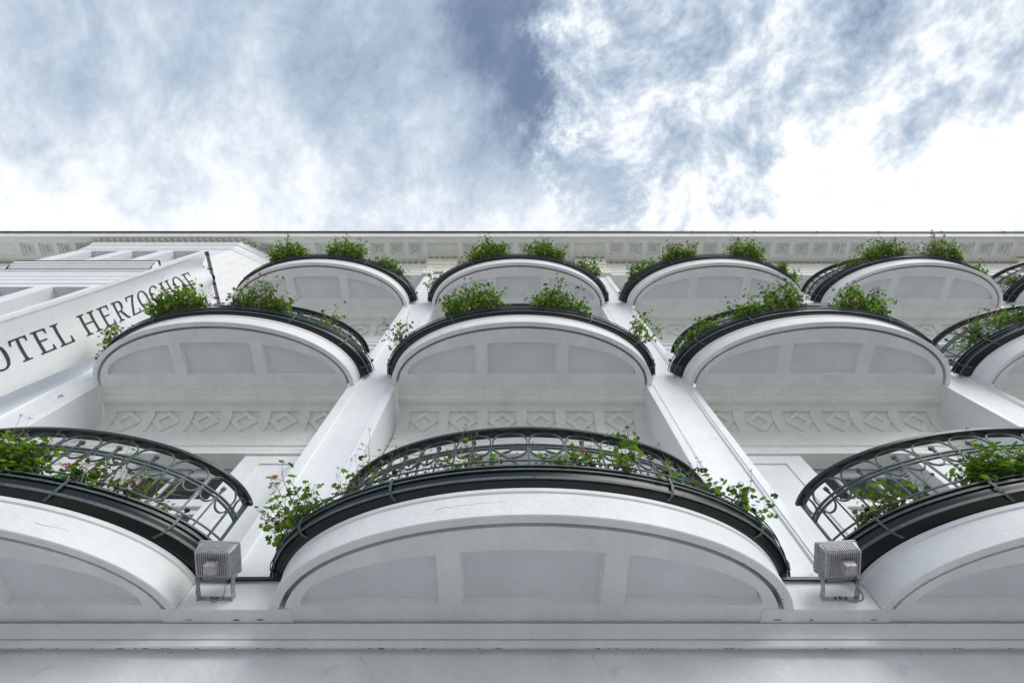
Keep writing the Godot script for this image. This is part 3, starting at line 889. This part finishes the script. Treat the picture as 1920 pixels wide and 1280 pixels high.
	for k in range(-6, 6):
		var xp := bay_x(k) + 2.0
		holes.append([xp - 0.41, xp + 0.41, true])
		for i in 6:
			var x := xp + 0.725 + i * 0.51
			holes.append([x - 0.187, x + 0.187, false])
	var px := XL
	for q in holes:
		if q[0] < XL or q[1] > XR: continue
		quad(cn, P(px, 13.1, 2.34), P(q[0], 13.1, 2.34), P(q[0], 13.1, 2.69), P(px, 13.1, 2.69)); px = q[1]
	quad(cn, P(px, 13.1, 2.34), P(XR, 13.1, 2.34), P(XR, 13.1, 2.69), P(px, 13.1, 2.69))
	cm = part(hotel, "cornice", done(cn), mat.frieze)
	var pan_m := {}
	for rect in [true, false]:
		var c := begin()
		var hx := 0.41 if rect else 0.187
		var steps := [[0.0, 0.0], [0.0, 0.022], [0.045, 0.022], [0.045, 0.044], [0.09, 0.044], [0.09, 0.066]] if not rect else [[0.0, 0.0], [0.004, 0.055]]
		if not rect: steps = [[0.0, 0.0], [0.002, 0.05], [0.044, 0.05], [0.046, 0.10], [0.100, 0.10], [0.102, 0.15]]
		var rr := []
		for s in steps:
			var dx: float = hx - s[0]; var dd: float = 0.175 - s[0]
			rr.append([Vector3(-dx, s[1], -dd), Vector3(dx, s[1], -dd), Vector3(dx, s[1], dd), Vector3(-dx, s[1], dd)])
		loft(c, rr, true, false)
		var t = rr[rr.size() - 1]
		quad(c, t[0], t[1], t[2], t[3])
		pan_m[rect] = done(c)
	for q in holes:
		if q[0] < XL or q[1] > XR: continue
		part(cm, "coffer", pan_m[q[2]], mat.frieze, P((q[0] + q[1]) * 0.5, 13.1, 2.515))
	st = begin(); extrude(st, XL, XR, [[2.10, 13.225], [2.07, 13.23], [2.06, 13.26], [2.06, 13.33], [2.13, 13.36]])
	var gx := XL
	while gx < XR:
		box(st, P(gx, 13.222, 2.10), P(gx + 0.03, 13.33, 2.055), 0.003); gx += 1.7
	part(cm, "gutter", done(st), mat.flash)
	make_oriel(hotel, egg)
	make_wear(hotel)
	# plain wall beyond the oriel
	st = begin()
	extrude(st, XL, -12.25, [[3.0, 2.345], [3.0, 12.3], [2.975, 12.32], [2.975, 12.54], [2.95, 12.57], [2.95, 12.74], [2.915, 12.78], [2.905, 12.92], [2.88, 12.94], [2.88, 13.12]])
	var bw := part(hotel, "side_wall", done(st), mat.frieze)
	for i in 24:
		var e := part(bw, "egg", egg, mat.stone, P(-12.5 - i * 0.168, 13.0, 2.868)); e.scale = Vector3(0.145, 0.15, 0.11)
	# ring hook
	st = begin()
	var ring := []
	for i in 13: ring.append(P(-5.87 + 0.022 * cos(TAU * i / 12.0), 5.53 + 0.022 * sin(TAU * i / 12.0), 2.965))
	tube(st, ring, 0.005, 6); tube(st, [P(-5.87, 5.552, 2.965), P(-5.87, 5.56, 3.0)], 0.006, 6)
	part(hotel, "ring_hook", done(st), mat.steel)
	return hotel

func make_wear(hotel: Node3D):
	rng.seed = 77
	var on_lip := func(k, row, th, y): return ell(LA, LB, th, y) + Vector3(bal_x(row, k), H0 + STOREY * row + EYE, 0)
	var paths := []
	for c in [[1, 0, 1.925, 1.66, 0.115, 0.010], [1, 1, 2.25, 2.02, 0.05, 0.02], [3, 2, 2.42, 2.05, 0.03, 0.012], [0, 0, 0.99, 0.86, 0.10, 0.006]]:
		var p := []
		for i in 15:
			p.append(on_lip.call(c[0], c[1], lerpf(c[2], c[3], i / 14.0), c[4] + rng.randf_range(-1, 1) * c[5]))
		paths.append(p)
	for c in [[-2.02, 2.33, -2.20, 2.21, 2.945], [2.35, 2.33, 2.42, 2.21, 2.945], [-1.0, 2.14, -0.80, 1.95, 3.0555], [0.52, 2.15, 0.60, 1.9, 3.0555]]:
		var p := []
		for i in 13:
			var f := i / 12.0
			var hh := lerpf(c[1], c[3], f)
			var d: float = c[4]
			if d < 3.0: d = 2.947 + 0.036 * smoothstep(2.31, 2.21, hh)
			p.append(P(lerpf(c[0], c[2], f) + rng.randf_range(-1, 1) * 0.012, hh, d))
		paths.append(p)
	for p in paths: crack(hotel, p, 0.0014, mat.crack)
	# moss and soot caught in the joints
	var st := begin()
	var blot := func(c: Vector3, r: float, flat: Vector3):
		var n := 9
		var ring := []
		for i in n:
			var a := TAU * i / n
			var k := r * rng.randf_range(0.35, 1.0)
			ring.append(c + Vector3(cos(a) * k * 2.2, 0, 0) + (flat * sin(a) * k * 0.5))
		for i in n: tri(st, c, ring[i], ring[(i + 1) % n])
	for i in 110:
		var x := rng.randf_range(-5.0, 5.5)
		blot.call(P(x, 2.151, 2.996 + rng.randf() * 0.004), rng.randf_range(0.002, 0.009) + 0.012 * pow(rng.randf(), 8.0), Vector3(0, 0, 1))
	for i in 46:
		var x := rng.randf_range(-5.0, 5.5)
		blot.call(P(x, 2.150 + rng.randf() * 0.012, 3.0535), rng.randf_range(0.002, 0.006), Vector3(0, 1, 0))
	for k in 3:
		for i in 14:
			var th := rng.randf_range(0.15, PI - 0.15)
			blot.call(ell(LA - 0.062, LB - 0.062, th, -0.001) + Vector3(bal_x(0, k), H0 + EYE, 0), rng.randf_range(0.003, 0.009), Vector3(0, 0, 1))
	for x in [-2.2, -1.95, -1.75, 1.75, 1.95, 2.4]:
		blot.call(P(x + rng.randf() * 0.1, H0 - 0.0015, 2.925), rng.randf_range(0.012, 0.022), Vector3(0, 0, 1))
	var g := part(hotel, "joint_grime", done(st), mat.dirt); g.set_meta("kind", "stuff")

func make_oriel(hotel: Node3D, egg: Mesh):
	var pl := [Vector2(-6.17, 2.98), Vector2(-7.28, 2.40), Vector2(-11.2, 2.40), Vector2(-12.31, 2.98)]
	# mitred outward normals in (x, D); outwards is towards smaller D
	var nr := []
	var seg := []
	for i in 3:
		var d: Vector2 = (pl[i + 1] - pl[i]).normalized(); seg.append(Vector2(-d.y, d.x) if Vector2(-d.y, d.x).y < 0 else Vector2(d.y, -d.x))
	for i in 4:
		var a: Vector2 = seg[max(i - 1, 0)]; var b: Vector2 = seg[min(i, 2)]
		var m := (a + b).normalized(); nr.append(m / max(0.5, m.dot(a)))
	var belt := func(prof):     # prof [out, h]
		var st := begin(); var rows := []
		for i in 4:
			var row := []
			for p in prof:
				var q: Vector2 = pl[i] + nr[i] * p[0]; row.append(P(q.x, p[1], q.y))
			rows.append(row)
		loft(st, rows, false, false); return done(st)
	var st := begin()
	# chamfered sides
	for i in [0, 2]: quad(st, P(pl[i].x, 2.345, pl[i].y), P(pl[i].x, 13.1, pl[i].y), P(pl[i + 1].x, 13.1, pl[i + 1].y), P(pl[i + 1].x, 2.345, pl[i + 1].y))
	# front with three windows in each storey
	var D := 2.40
	var wx := [-7.97, -9.02, -10.07]
	var heads := [5.30, 8.80, 12.28]
	var xs := [pl[1].x]
	for w in wx: xs.append(w); xs.append(w - 0.70)
	xs.append(pl[2].x)
	for i in range(0, xs.size(), 2): quad(st, P(xs[i], 2.345, D), P(xs[i], 13.1, D), P(xs[i + 1], 13.1, D), P(xs[i + 1], 2.345, D))
	for w in wx:
		var lo := 2.345
		for h in heads + [13.1]:
			var sill: float = h - 2.0 if h < 13.0 else 13.1
			quad(st, P(w, lo, D), P(w, sill, D), P(w - 0.70, sill, D), P(w - 0.70, lo, D))
			if h < 13.0:
				var B := D + 0.30
				quad(st, P(w, sill, D), P(w, h, D), P(w, h, B), P(w, sill, B)); quad(st, P(w - 0.7, sill, D), P(w - 0.7, sill, B), P(w - 0.7, h, B), P(w - 0.7, h, D))
				quad(st, P(w, h, D), P(w - 0.7, h, D), P(w - 0.7, h, B), P(w, h, B)); quad(st, P(w, sill, D), P(w, sill, B), P(w - 0.7, sill, B), P(w - 0.7, sill, D))
			lo = h
	var o := part(hotel, "oriel", done(st), mat.smooth)
	for w in wx:
		for h in heads:
			st = begin()
			var B := D + 0.26
			box(st, P(w - 0.7, h - 2.0, B + 0.05), P(w - 0.64, h, B), 0.004); box(st, P(w - 0.06, h - 2.0, B + 0.05), P(w, h, B), 0.004)
			box(st, P(w - 0.64, h - 0.06, B + 0.05), P(w - 0.06, h, B), 0.004); box(st, P(w - 0.64, h - 2.0, B + 0.05), P(w - 0.06, h - 1.94, B), 0.004)
			box(st, P(w - 0.64, h - 0.62, B + 0.05), P(w - 0.06, h - 0.56, B), 0.004); box(st, P(w - 0.37, h - 1.94, B + 0.04), P(w - 0.33, h - 0.62, B + 0.005), 0.004)
			part(o, "window", done(st), mat.wood)
			st = begin(); box(st, P(w - 0.64, h - 1.94, B + 0.03), P(w - 0.06, h - 0.06, B + 0.024)); part(o, "pane", done(st), mat.glass)
	# mouldings
	part(o, "frieze_moulding", belt.call([[0.0, 12.42], [0.02, 12.43], [0.02, 12.52], [0.035, 12.54], [0.035, 12.74], [0.07, 12.77], [0.08, 12.88], [0.11, 12.92], [0.11, 13.12]]), mat.smooth)
	for i in 3:
		var a: Vector2 = pl[i] + nr[i] * 0.125; var b: Vector2 = pl[i + 1] + nr[i + 1] * 0.125
		var n := int(a.distance_to(b) / 0.168)
		for k in n:
			var q := a.lerp(b, (k + 0.5) / n)
			var e := part(o, "egg", egg, mat.stone, P(q.x, 13.0, q.y)); e.scale = Vector3(0.15, 0.16, 0.12)
			if i != 1: e.rotation.y = (-0.48 if i == 2 else 0.48)
	for h in [9.0, 5.5]:
		st = begin()
		extrude(st, pl[2].x + 0.02, pl[1].x - 0.02, [[D, h], [D - 0.018, h + 0.01], [D - 0.018, h + 0.22], [D - 0.035, h + 0.24], [D - 0.035, h + 0.38], [D - 0.06, h + 0.42], [D - 0.10, h + 0.58], [D - 0.13, h + 0.60], [D - 0.13, h + 0.66], [D, h + 0.68]], true, true)
		var sm := part(o, "string_moulding", done(st), mat.smooth)
		st = begin(); box(st, P(pl[2].x, h + 0.665, D), P(pl[1].x, h + 0.69, D - 0.14), 0.002); part(sm, "lead_flashing", done(st), mat.flash)
	for h in [10.05]:
		st = begin()
		extrude(st, -10.80, -7.72, [[D, h - 0.10], [D - 0.03, h - 0.09], [D - 0.03, h + 0.04], [D - 0.045, h + 0.06], [D - 0.13, h + 0.16], [D - 0.13, h + 0.20], [D - 0.15, h + 0.20], [D - 0.15, h + 0.31], [D, h + 0.33]], true, true)
		var sl := part(o, "sill_cornice", done(st), mat.smooth)
		st = begin(); box(st, P(-10.82, h + 0.325, D), P(-7.70, h + 0.345, D - 0.165), 0.002); part(sl, "lead_flashing", done(st), mat.flash)
	# old paint strips on the slanting side
	for i in 5:
		st = begin()
		var f := 0.14 + i * 0.18
		var q: Vector2 = pl[0].lerp(pl[1], f) + seg[0] * 0.003; var q2: Vector2 = pl[0].lerp(pl[1], f + 0.075) + seg[0] * 0.003
		quad(st, P(q.x, 7.2 + i * 0.3, q.y), P(q.x, 12.42, q.y), P(q2.x, 12.42, q2.y), P(q2.x, 7.2 + i * 0.3, q2.y))
		part(o, "bare_plaster_strip", done(st), mat.cream)

# ---------------------------------------------------------------- all together
func _ready():
	make_materials()
	var cam := Camera3D.new(); cam.name = "camera"; cam.position = Vector3(0, EYE, 0); cam.rotation_degrees = Vector3(90.0 - 21.7465, 0, 0)
	cam.fov = 70.834; cam.near = 0.05; cam.far = 600.0; add_child(cam); cam.current = true
	var we := WorldEnvironment.new(); we.name = "world"
	var env := Environment.new(); env.background_mode = Environment.BG_SKY
	var sky := Sky.new(); sky.sky_material = make_sky(); env.sky = sky
	env.tonemap_mode = Environment.TONE_MAPPER_LINEAR; env.tonemap_exposure = EXPOSURE
	env.sdfgi_enabled = true; env.ssao_enabled = true; env.ssil_enabled = true
	env.ambient_light_source = Environment.AMBIENT_SOURCE_SKY
	we.environment = env; add_child(we)
	var sun := DirectionalLight3D.new(); sun.name = "sun"; sun.light_energy = 0.45; sun.light_angular_distance = 34.0
	sun.light_color = Color(1.0, 0.985, 0.96); sun.shadow_enabled = true
	add_child(sun); sun.look_at_from_position(Vector3.ZERO, -Vector3(0.52, 0.50, 0.70))
	# pavement along the front with kerb; unseen pale ground added beyond to bounce light up
	var square := PlaneMesh.new(); square.size = Vector2(500, 500)
	var ground := MeshInstance3D.new(); ground.name = "bounce_ground"; ground.mesh = square; ground.material_override = mat.pale_ground
	ground.set_meta("kind", "structure"); ground.position.y = -0.12; add_child(ground)
	var st := begin(); box(st, Vector3(-200, -0.3, -60), Vector3(200, 0.0, 3.0), 0.01)
	var pave := MeshInstance3D.new(); pave.name = "pavement"; pave.mesh = done(st); pave.material_override = mat.paving
	pave.set_meta("kind", "structure"); add_child(pave)
	print("hotel")
	make_hotel()
	print("railings")
	var rail := make_railing(); var trough := make_trough()
	for row in 3:
		for k in ([0, 1, 2] if row == 0 else ([0, 1, 2, 3] if row == 1 else [0, 1, 2, 3, 4])):
			var at := Vector3(bal_x(row, k), H0 + STOREY * row + EYE, 0)
			var r := rail.duplicate(); r.name = numbered("iron_railing"); add_child(r); r.position = at
			tag(r, "dark green arched iron railing, %s row of balconies, %s column from the banner" % [ROWNAME[row], ORDINAL[k]], "railing", "balcony railings")
			var t := trough.duplicate(); t.name = numbered("flower_trough"); add_child(t); t.position = at
			tag(t, "curved black flower trough, %s row of balconies, %s column from the banner" % [ROWNAME[row], ORDINAL[k]], "planter", "balcony flower troughs")
	rail.free(); trough.free()
	make_banner()
	floodlight(-2.01, 0.05, 1.0, "grey finned floodlight on the ledge between first and second balcony columns")
	floodlight(2.225, -0.08, 1.0, "grey finned floodlight on the ledge between second and third balcony columns")
	print("plants")
	make_plants()
	print("done")

func make_plants():
	# row, bay, angle on the trough, half length, height, leaves, withered, lean, flowers, label
	var rowbay := func(r, k): return "%s row, %s column from the banner" % [ROWNAME[r], ORDINAL[k]]
	var list := [
		[0, 0, 1.34, 0.30, 0.36, 520, 0.15, 0.35, 1, "large leafy green geranium, %s"],
		[0, 0, 1.03, 0.17, 0.22, 70, 0.30, 0.30, 1, "small sparse geranium beside the large one, %s"],
		[0, 0, 0.78, 0.24, 0.30, 90, 0.65, 0.40, 1, "half withered twiggy geranium, %s"],
		[0, 1, 2.72, 0.26, 0.44, 210, 0.35, 0.85, 1, "tall straggly geranium spilling out over the pilaster, %s"],
		[0, 1, 2.02, 0.30, 0.33, 42, 1.0, 0.30, 0, "bare withered stems without green, %s"],
		[0, 1, 1.80, 0.18, 0.28, 40, 0.95, 0.25, 0, "second clump of withered stems beside the bare one, %s"],
		[0, 1, 1.44, 0.20, 0.26, 60, 0.50, 0.20, 1, "thin half green geranium at the trough's middle, %s"],
		[0, 1, 1.18, 0.16, 0.38, 55, 0.45, 0.25, 0, "thin upright light green geranium, %s"],
		[0, 1, 0.81, 0.04, 0.24, 22, 0.25, 0.45, 0, "single small geranium sprig, %s"],
		[0, 1, 0.60, 0.08, 0.36, 75, 0.25, 0.60, 0, "upright bushy geranium sprig at the trough's end, %s"],
		[0, 1, 2.28, 0.22, 0.36, 45, 0.9, 0.35, 0, "third clump of withered stems, nearest the pilaster, %s"],
		[0, 1, 1.30, 0.26, 0.26, 45, 0.85, 0.20, 0, "tangle of dry brown twigs, %s"],
		[0, 1, 1.00, 0.14, 0.34, 30, 0.85, 0.25, 0, "few dry twigs with seed heads, %s"],
		[0, 0, 0.92, 0.22, 0.30, 60, 0.80, 0.30, 0, "dry brown twigs with shrivelled leaves, %s"],
		[0, 2, 2.50, 0.27, 0.27, 170, 0.45, 0.35, 0, "half brown geranium near the floodlight, %s"],
		[0, 2, 2.06, 0.22, 0.30, 330, 0.15, 0.35, 3, "fresh green geranium with red blooms, %s"],
		[1, 0, 2.80, 0.26, 0.34, 170, 0.15, 0.75, 2, "loose geranium hanging in front of the banner, %s"],
		[1, 0, 1.97, 0.40, 0.42, 520, 0.08, 0.65, 3, "dense round green geranium, %s"],
		[1, 0, 1.33, 0.32, 0.44, 480, 0.60, 0.60, 8, "brown footed geranium with many red blooms, %s"],
		[1, 0, 0.75, 0.14, 0.40, 60, 0.50, 0.40, 0, "thin twiggy geranium, %s"],
		[1, 1, 2.66, 0.22, 0.40, 80, 0.80, 0.80, 2, "withered brown geranium, %s"],
		[1, 1, 1.93, 0.42, 0.44, 460, 0.15, 0.62, 4, "wide leafy green geranium, %s"],
		[1, 1, 1.27, 0.40, 0.42, 330, 0.20, 0.55, 2, "lower gappy green geranium, %s"],
		[1, 1, 0.52, 0.16, 0.40, 85, 0.25, 0.90, 2, "sparse sprig over the pilaster, %s"],
		[1, 2, 2.58, 0.30, 0.26, 180, 0.25, 0.35, 0, "low trailing geranium on the railing, %s"],
		[1, 2, 2.08, 0.16, 0.30, 150, 0.15, 0.45, 1, "small low green geranium, %s"],
		[1, 2, 1.80, 0.24, 0.44, 230, 0.12, 0.60, 0, "taller green geranium beside the small one, %s"],
		[1, 2, 1.17, 0.36, 0.40, 330, 0.10, 0.55, 3, "bright green geranium with a bare patch beside it, %s"],
		[1, 3, 2.62, 0.18, 0.34, 130, 0.30, 0.35, 2, "loose green geranium with red blooms, %s"],
		[1, 3, 2.30, 0.20, 0.36, 190, 0.25, 0.35, 1, "green geranium standing in the railing, %s"],
		[2, 0, 1.98, 0.38, 0.46, 480, 0.08, 0.75, 7, "full green geranium with red blooms, %s"],
		[2, 0, 1.31, 0.36, 0.44, 460, 0.12, 0.70, 6, "second full geranium under the coffers, %s"],
		[2, 0, 0.72, 0.30, 0.34, 210, 0.30, 0.60, 2, "trailing yellowish geranium, %s"],
		[2, 1, 2.80, 0.12, 0.34, 50, 0.75, 0.60, 1, "thin brown sprig in front of the capital, %s"],
		[2, 1, 1.92, 0.38, 0.46, 470, 0.10, 0.75, 5, "rounded green geranium with red blooms, %s"],
		[2, 1, 1.24, 0.36, 0.46, 450, 0.10, 0.72, 4, "second rounded green geranium, %s"],
		[2, 1, 0.66, 0.24, 0.42, 170, 0.30, 0.70, 1, "yellowish geranium at the capital, %s"],
		[2, 2, 2.50, 0.26, 0.38, 170, 0.25, 0.65, 1, "loose geranium at the capital, %s"],
		[2, 2, 2.00, 0.26, 0.42, 330, 0.10, 0.70, 5, "compact green geranium with red blooms, %s"],
		[2, 2, 1.20, 0.28, 0.46, 400, 0.12, 0.80, 6, "tall compact green geranium, %s"],
		[2, 2, 0.56, 0.24, 0.34, 160, 0.25, 0.65, 0, "sparse trailing geranium, %s"],
		[2, 3, 2.26, 0.16, 0.30, 80, 0.55, 0.50, 1, "small thin brown geranium, %s"],
		[2, 3, 1.87, 0.40, 0.46, 480, 0.08, 0.72, 4, "broad light green geranium, %s"],
		[2, 3, 1.20, 0.42, 0.46, 480, 0.45, 0.72, 6, "broad mottled brown and green geranium, %s"],
		[2, 3, 0.58, 0.26, 0.34, 150, 0.30, 0.65, 1, "sparse drooping geranium, %s"],
		[2, 4, 2.72, 0.14, 0.30, 80, 0.25, 0.50, 0, "green geranium in the railing, %s"]]
	var n := 0
	for q in list:
		n += 1
		plant(q[0], q[1], q[2], q[3], q[4], q[5], q[6], q[7], q[8], q[9] % rowbay.call(q[0], q[1]), 1000 + n * 17, n % 5 == 0)
